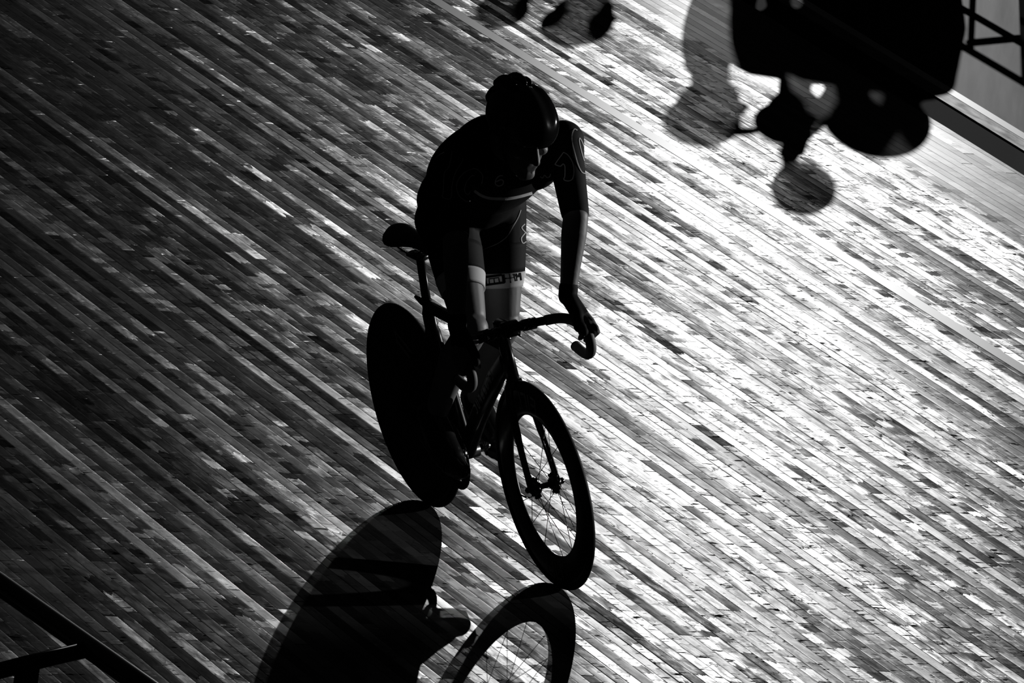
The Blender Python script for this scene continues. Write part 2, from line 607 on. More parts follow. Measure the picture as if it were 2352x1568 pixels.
front_wheel()
rear_wheel()
BB = Vector((0.385, 0, 0.285))
SEAT = Vector((0.226, 0, 0.735))
HT_TOP = Vector((0.798, 0, 0.790))
HT_BOT = Vector((0.836, 0, 0.648))
fr = MB()
fr.tube([HT_BOT, HT_TOP], [.024, .022], 16, flat=(1.25, .8), up=(1, 0, 0))
fr.tube([SEAT + V(.0, 0, -.006), V(.80, 0, .752)], [.021, .023], 14, flat=(1.05, .75))
fr.tube(smoothpath([V(.818, 0, .708), V(.70, 0, .615), V(.55, 0, .470), V(.395, 0, .300)], 6), [.034] * 6 + [.038] * 7 + [.036] * 6, 18, flat=(1, .58))
fr.tube(smoothpath([SEAT + V(-.002, 0, .014), V(.236, 0, .66), V(.270, 0, .56), V(.325, 0, .43), BB], 6), [.026] * 3 + [.033] * 4 + [.040] * 8 + [.038] * 10, 18, flat=(1, .56), up=(1, 0, 0))
fr.tube([V(.385, -.036, .285), V(.385, .036, .285)], .026, 20)
for s in (-1, 1):
    fr.tube(smoothpath([V(.355, s * .022, .290), V(.22, s * .044, .305), V(.0, s * .060, .334)], 5), .011, 10, flat=(1.35, .7), up=(0, 0, 1))
    fr.tube(smoothpath([V(.24, s * .012, .63), V(.18, s * .040, .575), V(.09, s * .052, .46), V(.0, s * .060, .334)], 5), .010, 10, flat=(1.4, .7), up=(1, 0, 0))
    fr.box((-.006, s * .060, .332), .05, .006, .034)
fr.tube([V(.20, 0, .733), V(.142, 0, .737)], [.017, .008], 10, flat=(.7, .8))
frame = fr.build('frame', M['carbon'], bike)
mb = MB()                                                            # vertical lettering on the down tube
for side in (-1, 1):
    p0, p1 = V(.70, 0, .615), V(.55, 0, .470)
    d = (p1 - p0).normalized()
    n = V(-d.z, 0, d.x)
    for k in range(8):
        p = p0 - d * .03 + d * (.032 * k)
        y = side * .0235
        bars = ((-.010, -.005, -.016, .016), (-.010, .008, .010, .016), (.003, .008, -.016, .016), (-.010, .008, -.016, -.010))
        for i_ in ((0, 1), (0, 3), (0, 1, 2), (0, 1, 3))[k % 4]:
            a0, a1, b0, b1 = bars[i_]
            q = [mb.bm.verts.new(p + d * a + n * b + V(0, y, 0)) for a, b in ((a0, b0), (a1, b0), (a1, b1), (a0, b1))]
            mb.bm.faces.new(q)
mb.build('lettering', M['decal'], frame, smooth=False)
fk = MB()
fk.tube([HT_BOT + V(.004, 0, .0), HT_BOT + V(.012, 0, -.03)], [.026, .030], 14, flat=(1.1, .95), up=(1, 0, 0))
for s in (-1, 1):
    fk.tube(smoothpath([V(.842, s * .012, .640), V(.860, s * .030, .606), V(.905, s * .040, .49), V(WB - .004, s * .046, WR)], 6), [.022] * 6 + [.021] * 7 + [.017] * 6, 14,
            flat=(1.1, .46), up=(1, 0, 0))
    fk.box((WB, s * .046, WR), .024, .007, .03)
fk.build('fork', M['carbon'], bike)
st = MB()
st.tube([V(.792, 0, .775), V(.786, 0, .826)], .020, 16)
st.tube([V(.786, 0, .815), V(.862, 0, .820)], [.021, .022], 14)
st.tube([V(.866, -.026, .820), V(.866, .026, .820)], .026, 18)
stem = st.build('stem', M['carbon'], bike, bevel=.002)
for s in (-1, 1):
    MB().tube([V(.884, s * .018, .802), V(.898, s * .018, .802)], .004, 6).build('bolt', M['bright'], stem)
BARC = [V(.866, 0, .820), V(.866, .055, .820), V(.872, .11, .819), V(.880, .158, .817), V(.905, .187, .812), V(.95, .199, .803), V(.986, .203, .785),
        V(1.003, .203, .756), V(.995, .203, .726), V(.966, .203, .710), V(.925, .203, .708), V(.885, .203, .714)]


def bar_side(s): return smoothpath([V(p.x, p.y * s, p.z) for p in BARC], 6)


hb = MB()
full = list(reversed(bar_side(-1)))[:-1] + bar_side(1)
rr = [(.0135 if abs(p.y) > .07 else .0155) for p in full]
hb.tube(full, rr, 14)
bar = hb.build('handlebar', M['carbon'], bike)
for s in (-1, 1):
    path = [p for p in bar_side(s) if abs(p.y) > .118]
    MB().tube(path, .0163, 14).build('grip', M['tape'], bar)
    MB().tube([V(.887, s * .203, .7137), V(.881, s * .203, .7148)], .0168, 14).build('end_cap', M['rubber'], bar)
    MB().tube([V(.867, s * .043, .820), V(.871, s * .085, .8195)], .0185, 14).build('clamp_collar', M['metal'], bar)
# saddle
SAD = V(0.06, 0, 0.94)
prof = [(.035, .010, -.018), (.05, .045, -.004), (.08, .066, .002), (.12, .070, .003), (.16, .058, .003), (.20, .038, .003), (.25, .024, .001), (.29, .019, -.003), (.312, .012, -.010)]
sd = MB()
rings = []
for x, hw, dz in prof:
    r = []
    for k in range(16):
        t = 2 * math.pi * k / 16
        yy = hw * math.cos(t)
        zz = .016 * math.sin(t)
        zz = zz - .030 * (abs(yy) / .07) ** 2 * (1 if hw > .03 else .4) + (-.010 if math.sin(t) < -.2 else 0)
        r.append(V(x, yy, .948 + dz + zz))
    rings.append(r)
sd.ring_loft(rings)
saddle = sd.build('saddle', M['gloss'], bike, subsurf=1)
for s in (-1, 1):
    MB().tube(smoothpath([V(.085, s * .03, .925), V(.11, s * .024, .902), V(.16, s * .022, .897), V(.22, s * .022, .900), V(.28, s * .008, .932)], 5), .0035, 8).build('rail', M['metal'], saddle)
sp_ = MB()
sp_.tube([SEAT, V(.224, 0, .80), V(.222, 0, .885)], [.018, .0165, .016], 14, flat=(1.35, .72), up=(1, 0, 0))
sp_.tube([V(.165, 0, .888), V(.245, 0, .892)], .013, 10, flat=(.8, 1.8), up=(0, 0, 1))
sp_.build('seatpost', M['carbon'], bike)
# cranks
CR_A = rad(20)
crank = empty('crankset', BB, (0, 0, 0))
crank.parent = bike
ring = MB()
teeth = 54
pr = []
R1 = .1085
outer = []
for k in range(teeth * 4):
    a = 2 * math.pi * k / (teeth * 4)
    r = R1 + (.0045 if k % 4 in (1, 2) else -.001)
    outer.append((r * math.cos(a), r * math.sin(a)))
for y in (-.047, -.0435):
    pass
rings = [[V(x, y, z) for x, z in outer] for y in (-.0475, -.0435)]
inner = [[V(.085 * math.cos(2 * math.pi * k / (teeth * 4)), y, .085 * math.sin(2 * math.pi * k / (teeth * 4))) for k in range(teeth * 4)] for y in (-.0435, -.0475)]
ring.ring_loft(rings + inner, closed=True, cap=False)
ring.build('chainring', M['metal'], crank, smooth=False)
spd = MB()
for k in range(5):
    a = CR_A + 2 * math.pi * k / 5
    spd.tube([V(0, -.05, 0), V(.089 * math.cos(a), -.047, .089 * math.sin(a))], [.014, .008], 8, flat=(.5, 1))
spd.tube([V(0, -.068, 0), V(0, -.036, 0)], .018, 16)
spd.build('spider', M['metal'], crank)
for s, a, nm in ((-1, CR_A, 'R'), (1, CR_A + math.pi, 'L')):
    d = V(math.cos(a), 0, math.sin(a))
    arm = MB().tube([V(0, s * .062, 0), d * .08 + V(0, s * .066, 0), d * .168 + V(0, s * .074, 0)], [.017, .013, .0125], 12, flat=(1, .55), up=(0, 0, 1)).build('crank_arm', M['bright'], crank)
    MB().tube([V(0, s * .060, 0), V(0, s * .076, 0)], .011, 14).build('crank_bolt', M['bright'], arm)
    pc = d * .165
    pd = MB().tube([pc + V(0, s * .07, 0), pc + V(0, s * .15, 0)], .006, 8)
    pd.box(pc + V(0, s * .118, 0), .06, .06, .018)
    pd.build('pedal', M['metal'], crank, bevel=.003)
ch = MB()
N_ = 120
pts = []
R_r = .032
cy = -.0455
for k in range(31): pts.append(V(BB.x + R1 * math.cos(-math.pi / 2 + math.pi * k / 30), cy, BB.z + R1 * math.sin(-math.pi / 2 + math.pi * k / 30)))
for k in range(13): pts.append(V(R_r * math.cos(math.pi / 2 + math.pi * k / 12), cy, WR + R_r * math.sin(math.pi / 2 + math.pi * k / 12)))
ch.tube(pts, .0045, 6, closed=True, flat=(.8, 1.0), up=(0, 1, 0))
ch.build('chain', M['metal'], bike)

# ------------------------------------------------------------------ rider (all coordinates in the bicycle's leaning frame)
rider = empty('person', (0, 0, 0), (LEAN, 0, 0))
tag(rider, 'helmeted person in a black skinsuit standing on the pedals and gripping the drop bars', 'person')

J = dict(
    pelvis=V(0.35, 0.1303, 1.043), belly=V(0.42, 0.151, 1.1091), chest=V(0.52, 0.1705, 1.2098), neck=V(0.635, 0.1676, 1.319),
    shR=V(0.6, -0.0112, 1.2702), shL=V(0.6, 0.3748, 1.2702),
    elR=V(0.795, -0.1081, 1.1279), elL=V(0.805, 0.2939, 1.0929),
    wrR=V(.862, -.170, .872), wrL=V(.868, .205, .874),
    hipR=V(.36, .057, 1.040), hipL=V(.37, .222, 1.040),
    knR=V(.635, -.034, .768), knL=V(.44, .156, .682),
    anR=V(.455, -.132, .430), anL=V(.160, .140, .332),
)
U_ = V(.30, .17, .94).normalized()
F_ = V(.95, .02, -.31)
F_ = (F_ - U_ * F_.dot(U_)).normalized()
R_ = F_.cross(U_)                                   # rider's right
HEAD = V(0.795, 0.1559, 1.4034)


def hp(f, r, u): return HEAD + F_ * f + R_ * r + U_ * u


def thigh(mb, hip, knee, g=0.0):
    mid = hip.lerp(knee, .42)
    mb.capsule(hip, .086 + g, mid, .077 + g)
    mb.capsule(mid, .077 + g, knee.lerp(hip, .12), .056 + g)


def torso(mb, g=0.0):
    f = (J['neck'] - J['pelvis']).normalized()
    side = V(0, 1, 0)
    up = f.cross(side).normalized()
    mb.ellipsoid(J['pelvis'], axes(f * (.13 + g), side * (.170 + g), up * (.110 + g)))
    mb.ellipsoid(J['belly'], axes(f * (.17 + g), side * (.135 + g), up * (.098 + g)))
    mb.ellipsoid(J['chest'], axes(f * (.20 + g), side * (.178 + g), up * (.115 + g)))
    mb.ellipsoid(V(0.46, 0.1394, 1.2266), axes(f * (.19 + g), side * (.157 + g), up * (.100 + g)))
    mb.ellipsoid(V(0.54, 0.1277, 1.319), axes(f * (.12 + g), side * (.10 + g), up * (.058 + g)))
    mb.ellipsoid(V(0.59, 0.2877, 1.212), axes(f * (.10 + g), side * (.062 + g), up * (.062 + g)))
    mb.ellipsoid(V(0.41, 0.1219, 1.1379), axes(f * (.17 + g), side * (.165 + g), up * (.10 + g)))
    mb.ellipsoid(J['chest'] + f * .09 + V(0, 0, .03), axes(f * (.12 + g), side * (.165 + g), up * (.085 + g)))
    mb.capsule(J['shR'] + V(-.02, .05, .0), .072 + g, J['shL'] + V(-.02, -.05, 0), .072 + g)


def upper_arm(mb, sh, el, g=0.0):
    mb.capsule(sh, .060 + g, sh.lerp(el, .32), .049 + g)
    mb.capsule(sh.lerp(el, .32), .049 + g, el, .039 + g)


def bar_hand(mb, s, parts='all', g=0.0):
    """closed hand on the top of the drop: fingers over the outside, thumb inside; s=+1 left"""
    B = [V(.990, s * .203, .779), V(.972, s * .202, .794), V(.951, s * .199, .803), V(.929, s * .194, .807)]
    n0 = V(.10, s * .42, .88).normalized()
    wr = J['wrL'] if s > 0 else J['wrR']
    kn = []
    for i, b in enumerate(B):
        a = (B[min(i + 1, 3)] - B[max(i - 1, 0)]).normalized()
        n = (n0 - a * n0.dot(a)).normalized()
        m = V(0, s * 1, -.3)
        m = (m - a * m.dot(a) - n * m.dot(n)).normalized()
        kn.append((b, n, m, a))
    rf = (.0096, .0100, .0096, .0085)
    ln = (1.0, 1.04, 1.0, .88)
    for i, (b, n, m, a) in enumerate(kn):
        r = .0163 + rf[i] + .002
        def at(ph, rad_=r): return b + n * math.cos(ph) * rad_ + m * math.sin(ph) * rad_
        K = b + n * .032 + m * .008
        chain = [K, at(1.05 * ln[i], r + .006), at(1.95 * ln[i], r + .001), at(2.75 * ln[i], r)]
        if parts in ('all', 'fingers', 'glove'):
            last = 3 if parts != 'glove' else 0
            for k in range(last):
                mb.capsule(chain[k], rf[i] * (1.08 - .08 * k) + g, chain[k + 1], rf[i] * (1.0 - .08 * k) + g, 12)
        if parts in ('all', 'glove'):
            mb.capsule(K if parts == 'all' else K.lerp(wr, .30), .0118 + g, wr.lerp(K, .25), .0155 + g, 12)
    # thumb from the side of the palm, closing on the inner side of the bar
    b, n, m, a = kn[0]
    base = kn[0][0].lerp(wr, .45) + n * .014 - m * .020
    t1 = kn[0][0] + n * .014 - m * .030 - a * .0
    t2 = kn[0][0] - n * .012 - m * .027 - a * .004
    if parts in ('all', 'glove'):
        mb.capsule(base, .0145 + g, t1, .0115 + g, 12)
        mb.capsule(wr, .022 + g, (kn[1][0] + n * .020 - m * .004).lerp(wr, 0 if parts == 'all' else .3), .018 + g, 14)
        mb.capsule(wr, .023 + g, base, .018 + g, 14)
        mb.capsule(base, .018 + g, kn[1][0] + n * .008 - m * .032, .015 + g, 14)
        mb.capsule(wr, .024 + g, (kn[2][0] + n * .022 + m * .008).lerp(wr, 0 if parts == 'all' else .3), .020 + g, 14)
    if parts == 'all':
        mb.capsule(t1, .0108, t2, .0092, 12)


def foot(mb, an, toe_dir, g=0.0):
    pass


def body():
    mb = MB()
    torso(mb)
    # neck and head
    mb.capsule(J['neck'] + V(-.02, 0, .0), .062, hp(-.035, 0, -.04), .056)
    mb.ellipsoid(hp(-.01, 0, .035), axes(F_ * .098, R_ * .076, U_ * .088))
    mb.ellipsoid(hp(.032, 0, -.045), axes(F_ * .058, R_ * .060, U_ * .078))      # jaw block
    mb.capsule(hp(.070, -.010, -.108), .019, hp(.070, .010, -.108), .019)         # chin
    for s in (-1, 1):
        mb.capsule(hp(.068, s * .012, -.106), .017, hp(.0, s * .054, -.062), .018)   # jaw line
        mb.ellipsoid(hp(.066, s * .040, -.026), axes(F_ * .022, R_ * .022, U_ * .018))  # cheekbone
        mb.capsule(hp(.088, s * .010, .016), .011, hp(.076, s * .046, .014), .012)   # brow
        mb.ellipsoid(hp(.0, s * .079, -.02), axes(F_ * .018, R_ * .008, U_ * .030))   # ear
        mb.ellipsoid(hp(.078, s * .031, -.004), axes(F_ * .010, R_ * .013, U_ * .010))  # eyelid
    mb.capsule(hp(.092, 0, .008), .009, hp(.116, 0, -.040), .0125)                # nose
    for s in (-1, 1): mb.capsule(hp(.100, s * .008, -.045), .009, hp(.092, s * .013, -.045), .008)
    mb.capsule(hp(.086, -.020, -.072), .0068, hp(.086, .020, -.072), .0068)         # lips
    mb.capsule(hp(.084, -.015, -.083), .0075, hp(.084, .015, -.083), .0075)
    for s, sh, el, wr in ((-1, 'shR', 'elR', 'wrR'), (1, 'shL', 'elL', 'wrL')):
        sh, el, wr = J[sh], J[el], J[wr]
        upper_arm(mb, sh, el)
        mb.capsule(el, .0395, el.lerp(wr, .22), .0400)
        mb.capsule(el.lerp(wr, .22), .0400, el.lerp(wr, .62), .0315)
        mb.capsule(el.lerp(wr, .62), .0315, wr, .0250)
        bar_hand(mb, s)
    for hip, kn, an in (('hipR', 'knR', 'anR'), ('hipL', 'knL', 'anL')):
        hip, kn, an = J[hip], J[kn], J[an]
        thigh(mb, hip, kn)
        mb.capsule(kn, .056, kn.lerp(an, .1), .052)
        calf = kn.lerp(an, .32) + V(-.022, 0, 0)
        mb.capsule(kn.lerp(an, .1), .050, calf, .051)
        mb.capsule(calf, .051, an, .032)
        mb.capsule(an, .034, an + V(.09, 0, -.05), .030)
    me = fuse(mb, .0045, 5)
    return link('body', me, M['skin'], rider)


body_o = body()


def suit():
    mb = MB()
    g = .0055
    torso(mb, g)
    mb.capsule(J['neck'] + V(-.03, 0, .0), .066 + g * .5, J['neck'] + V(.015, 0, .03), .060 + g * .5)
    upper_arm(mb, J['shR'], J['shR'].lerp(J['elR'], .93), g)
    upper_arm(mb, J['shL'], J['shL'].lerp(J['elL'], .93), g)
    for hip, kn in (('hipR', 'knR'), ('hipL', 'knL')):
        hip, kn = J[hip], J[kn]
        mid = hip.lerp(kn, .42)
        mb.capsule(hip, .086 + g, mid, .077 + g)
    me = fuse(mb, .006, 6)
    return link('skinsuit', me, M['suit'], rider)


suit_o = suit()


def ring_band(name, a, b, ra, rb, material, parent, n=6, lip=.0):
    """a short open sleeve around a limb with a clean hem"""
    a, b = Vector(a), Vector(b)
    t = (b - a).normalized()
    mb = MB()
    u = t.orthogonal().normalized()
    v = t.cross(u)
    rings = []
    prof = [(0, ra - .004), (0, ra)] + [(k / n, ra + (rb - ra) * k / n) for k in range(1, n + 1)] + [(1, rb - .004)]
    for z, r in prof:
        rings.append([a.lerp(b, z) + (u * math.cos(2 * math.pi * i / 40) + v * math.sin(2 * math.pi * i / 40)) * r for i in range(40)])
    mb.ring_loft(rings, cap=False)
    return mb.build(name, material, parent)


BAND = dict(hipR=(.27, .54), hipL=(.30, .58))
for hn, kn in (('hipR', 'knR'), ('hipL', 'knL')):
    hip, kn = J[hn], J[kn]
    mid = hip.lerp(kn, .42)
    end = kn.lerp(hip, .12)
    fr_ = lambda f: mid.lerp(end, f)
    b0, b1 = BAND[hn]
    rd = lambda f: .077 + (.056 - .077) * f + .0065
    ring_band('shorts_leg', fr_(-.25), fr_(b0), rd(-.1), rd(b0), M['suit'], rider)
    ring_band('leg_band', fr_(b0), fr_(b1), rd(b0) + .0012, rd(b1) - .0030, M['band'], rider)['label'] = 'white band around the thigh with black logo'

for s in (-1, 1):
    mb = MB()
    bar_hand(mb, s, 'glove', .0028)
    wr = J['wrL'] if s > 0 else J['wrR']
    el = J['elL'] if s > 0 else J['elR']
    mb.capsule(wr, .0295, wr.lerp(el, .10), .0305)
    link('glove', fuse(mb, .0045, 4), M['glove'], rider)


def shoe(an, name):
    mb = MB()
    h = an + V(-.045, 0, -.045)
    mb.capsule(an + V(.0, 0, .035), .044, an + V(.06, 0, -.035), .046)
    mb.capsule(an + V(.06, 0, -.035), .044, an + V(.12, 0, -.078), .040)
    mb.capsule(an + V(0, 0, .005), .040, an + V(.03, 0, -.05), .040)
    mb.capsule(h, .034, an + V(.05, 0, -.075), .040)
    mb.capsule(an + V(.05, 0, -.075), .042, an + V(.13, 0, -.098), .040)
    mb.capsule(an + V(.13, 0, -.098), .040, an + V(.185, .004, -.105), .026)
    mb.capsule(h + V(0, 0, -.02), .026, an + V(.16, 0, -.115), .026)
    sh_ = link(name, fuse(mb, .006, 5), M['shoe'], rider)
    for k, f in enumerate((.05, .09, .13)):
        c = an + V(f, 0, -.068 - f * .22)
        MB().tube([c + V(0, .041 * math.cos(t), .043 * math.sin(t) - .003) for t in [rad(a) for a in range(-20, 201, 20)]], .004, 6, flat=(2.2, .5)).build('strap', M['metal'], sh_)
    return sh_


shoe(J['anR'], 'shoe')
shoe(J['anL'], 'shoe')


# helmet
def helmet():
    hc = hp(-.022, -.010, .036)
    a, b, c = .138, .106, .104
    bm = bmesh.new()
    bmesh.ops.create_uvsphere(bm, u_segments=72, v_segments=40, radius=1.0)
    for v in bm.verts:
        x, y, z = v.co
        d = Vector((x, y, z))
        az = y                                                    # across
        rib = 0.0
        if z > .05:
            rib = .055 * math.cos(az * 11.0) * min(1, (z - .05) * 2.5) * (0.4 + .6 * min(1, max(0, .9 - x)))
        s = 1 + rib
        tail = 1.0 + .03 * max(0, -x) * max(0, z + .3)
        v.co = Vector((x * a * s * tail, y * b * (1 + rib * .4), z * c * s))
    bmesh.ops.delete(bm, geom=[v for v in bm.verts if v.co.z < -.035 - .045 * max(0, -v.co.x / a)], context='VERTS')
    R = axes(F_, -R_, U_)
    for v in bm.verts: v.co = hc + R @ v.co
    me = bpy.data.meshes.new('helmet')
    bmesh.ops.recalc_face_normals(bm, faces=bm.faces)
    bm.to_mesh(me)
    bm.free()
    o = link('helmet', me, M['gloss'], rider)
    sol = o.modifiers.new('thick', 'SOLIDIFY')
    sol.thickness = .014
    sol.offset = -1
    # raised rear fins between the vents
    for y, f0, f1, h in ((-.052, -.118, -.045, .124), (-.018, -.132, -.02, .146), (.018, -.132, -.02, .142), (.050, -.110, -.045, .108)):
        mb = MB()
        pts = []
        for k in range(7):
            t = k / 6
            f = f0 + (f1 - f0) * t
            u = h - .065 * (1 - t) ** 2 - .006 * t
            pts.append(hp(f - .028, y, u))
        mb.tube(pts, [.012, .014, .015, .015, .014, .012, .006], 10, flat=(1.5, .75), up=U_)
        mb.build('helmet_fin', M['gloss'], o)
    return o


helmet()
for s in (-1, 1):
    MB().tube(smoothpath([hp(.03, s * .079, .03), hp(.03, s * .074, -.03), hp(.035, s * .055, -.085), hp(.045, s * .02, -.125), hp(.045, 0, -.128)], 5), .005, 6, flat=(1.6, .4)).build('chin_strap', M['glove'], rider)

# ---- prints on the suit, laid on the cloth
suit_bvh = BVHTree.FromPolygons([v.co.copy() for v in suit_o.data.vertices], [tuple(p.vertices) for p in suit_o.data.polygons])


def project(o, d, lift=.0016, bvh=None):
    hit, nrm, i, dist = (bvh or suit_bvh).ray_cast(o, d)
    if hit is None: return None
    if nrm.dot(d) > 0: nrm = -nrm
    return hit + nrm * lift, nrm


def print_line(pts, width, material, name, origin, ex, ey, bvh=None, parent=None):
    """a flat printed line: pts in metres on a plane, dropped on to the cloth along the plane's normal"""
    n = ex.cross(ey).normalized()
    mb = MB()
    P = smoothpath([V(x, y, 0) for x, y in pts], 8)
    prev = None
    rows = 0
    for i, p in enumerate(P):
        t = (P[min(i + 1, len(P) - 1)] - P[max(i - 1, 0)])
        t = t.normalized() if t.length > 1e-9 else V(1, 0, 0)
        q = V(-t.y, t.x, 0) * width / 2
        row = []
        for c in (p + q, p - q):
            w_ = origin + ex * c.x + ey * c.y
            h = project(w_ + n * .4, -n, bvh=bvh)
            row.append(None if h is None else mb.bm.verts.new(h[0]))
        broken = None in row or (prev and (prev[0].co - row[0].co).length > .03)
        if broken:
            if rows >= 5: break                                   # the cloth turns out of reach: the print ends here
            bmesh.ops.delete(mb.bm, geom=list(mb.bm.verts), context='VERTS')
            prev, rows = None, 0
            continue
        if prev: mb.bm.faces.new((prev[0], row[0], row[1], prev[1]))
        prev = row
        rows += 1
    for v_ in [v_ for v_ in mb.bm.verts if not v_.link_faces]: mb.bm.verts.remove(v_)
    return mb.build(name, material, parent or suit_o, smooth=False)


# print plane faces the front right of the rider
PX = V(.4217, .8963, -.1296).normalized()
PY = V(-.249, .252, .935)
PY = (PY - PX * PY.dot(PX)).normalized()
PO = V(0.72, 0.1485, 1.1878)

def prints():
    P = {
        'ten_right_one': ([(-0.2014, 0.1284), (-0.2108, 0.0811), (-0.2243, 0.0608), (-0.227, 0.0068), (-0.2284, -0.0135), (-0.2054, -0.0176), (-0.2014, 0.0203), (-0.1919, 0.0608), (-0.1703, 0.0986), (-0.1716, 0.1068)], .0028, 'print'),
        'ten_right_zero': ([(-0.1108, 0.0311), (-0.1081, 0.0541), (-0.1203, 0.0703), (-0.1365, 0.0757), (-0.1635, 0.0635), (-0.1824, 0.0405), (-0.1878, 0.0176), (-0.1797, -0.0095), (-0.1635, -0.0243), (-0.1527, -0.027), (-0.1432, -0.0189)], .003, 'print'),
        'ten_right_zero_inner': ([(-0.1324, 0.0541), (-0.1419, 0.0541), (-0.1581, 0.0338), (-0.1635, 0.0135), (-0.1622, 0.0014), (-0.1541, -0.0054), (-0.1446, 0.0095), (-0.1338, 0.0338), (-0.1324, 0.0541)], .0026, 'print'),
        'ten_left_one': ([(0.1419, 0.127), (0.1189, 0.0946), (0.1176, 0.0892), (0.1324, 0.0838), (0.1405, 0.0905), (0.1459, 0.0824), (0.1459, 0.0541), (0.1432, 0.0419), (0.1568, 0.0378), (0.1689, 0.0446), (0.173, 0.0676), (0.1689, 0.0946), (0.1554, 0.1176), (0.1419, 0.127)], .003, 'print'),
        'ten_left_zero': ([(0.2108, 0.0811), (0.2081, 0.0635), (0.1973, 0.0662), (0.1865, 0.0878), (0.177, 0.1216), (0.1689, 0.1554), (0.1676, 0.1797), (0.1743, 0.1986), (0.1838, 0.1959)], .003, 'print'),
        'ten_left_zero_inner': ([(0.2068, 0.0946), (0.1986, 0.1216), (0.1905, 0.1554), (0.1905, 0.1716), (0.1973, 0.1622), (0.2054, 0.1419)], .0026, 'print'),
        'six': ([(-0.0459, 0.0554), (-0.0568, 0.0541), (-0.0662, 0.0446), (-0.0689, 0.0311), (-0.0595, 0.0243), (-0.0473, 0.0284), (-0.0446, 0.0392), (-0.0527, 0.0432), (-0.0662, 0.0365)], .0036, 'stripe'),
        'chest_stripe': ([(-0.1338, 0.0095), (-0.1135, -0.0041), (-0.0905, -0.0122), (-0.0595, -0.0149), (-0.0257, -0.0135), (0.0081, -0.0068), (0.0446, 0.0041)], .0085, 'stripe'),
        'chest_lettering': ([(0.0689, 0.0541), (0.077, 0.05), (0.0824, 0.0581), (0.0905, 0.0514), (0.0986, 0.0541), (0.1027, 0.0622)], .0034, 'print'),
        'waist_seam': ([(0.0095, -0.0473), (0.0014, -0.0703), (-0.0122, -0.0946), (-0.0324, -0.1284), (-0.0595, -0.15), (-0.0932, -0.1649), (-0.1203, -0.1757)], .0022, 'print'),
        'hip_seam': ([(-0.1662, -0.1176), (-0.15, -0.1284), (-0.127, -0.1459)], .003, 'print'),
        'hip_number': ([(0.0216, -0.0905), (0.0122, -0.1014), (0.0189, -0.1122), (0.0257, -0.1176)], .003, 'print'),
        'hip_number_lower': ([(0.023, -0.1176), (0.0108, -0.1351), (0.0162, -0.15), (0.0257, -0.1446)], .003, 'print'),
    }
    for k, (pts, wd, m) in P.items():
        print_line(pts, wd, M[m], 'suit_print', PO, PX, PY)


prints()


def band_prints():
    """m in a box, a cross of dots and a capital M on each white band"""
    bands = [o for o in rider.children if o.name.startswith('leg_band')]
    for o, side in zip(bands, (-1, 1)):
        bvh = BVHTree.FromPolygons([v.co.copy() for v in o.data.vertices], [tuple(p.vertices) for p in o.data.polygons])
        c = sum((v.co for v in o.data.vertices), Vector()) / len(o.data.vertices)
        ex = PX.copy()
        ey = PY.copy()
        tilt = rad(8 if side > 0 else -3)
        ex, ey = ex * math.cos(tilt) + ey * math.sin(tilt), ey * math.cos(tilt) - ex * math.sin(tilt)
        org = c
        def ln(pts, wd, m='ink'): print_line(pts, wd, M[m], 'logo_print', org, ex, ey, bvh=bvh, parent=o)
        dx = -.018 if side > 0 else -.040
        if side > 0:
            for y in (-.011, .013): ln([(dx - .032, y), (dx, y), (dx + .028, y)], .007)
            for x in (-.030, .026): ln([(dx + x, -.012), (dx + x, 0), (dx + x, .014)], .009)
            ln([(dx - .018, -.010), (dx - .018, 0), (dx - .018, .004)], .003)
            ln([(dx - .003, -.010), (dx - .003, 0), (dx - .003, .004)], .003)
            ln([(dx + .012, -.010), (dx + .012, 0), (dx + .012, .004)], .003)
            ln([(dx - .019, .006), (dx, .006), (dx + .013, .006)], .003)
            q = dx + .046
        else:
            q = dx + .074
        ln([(q - .012, 0), (q, 0), (q + .012, 0)], .0022)
        ln([(q, -.013), (q, 0), (q, .013)], .0022)
        for a, b in ((-.013, 0), (.013, 0), (0, .013), (0, -.013)): ln([(q + a - .002, b), (q + a, b), (q + a + .002, b)], .005)
        r = q + .020
        ln([(r, -.012), (r, 0), (r, .012)], .004)
        ln([(r, .012), (r + .007, .0), (r + .014, .012)], .0035)
        ln([(r + .014, -.012), (r + .014, 0), (r + .014, .012)], .004)


band_prints()

# ------------------------------------------------------------------ outer railing (at the top of the banking, bottom left corner)
rl = empty('railing', (5.82, -3.95, 0.0))
tag(rl, 'black tubular steel railing crossing the bottom left corner', 'railing')
RO = Vector((5.82, -3.95, 0))
def rel(x, y, z): return Vector((x, y, z)) - RO
MB().tube([rel(2.5, -3.797, 1.1), rel(10.5, -3.797, 1.1)], .0285, 24).build('top_rail', M['rail'], rl)
for x in (5.82, 3.4, 8.3):
    b = MB().tube([rel(x, -3.815, 1.097), rel(x, -3.97, 1.058), rel(x, -4.35, .952)], .021, 16).build('bracket', M['rail'], rl)
    MB().tube([rel(x, -3.965, 1.06), rel(x, -3.965, -.0)], .031, 20).build('post', M['rail'], rl)
    MB().lathe([(0, .07), (.012, .07), (.012, .03), (0, .03)], rel(x, -3.965, 0), (0, 0, 1), 24).build('foot_plate', M['rail'], rl)

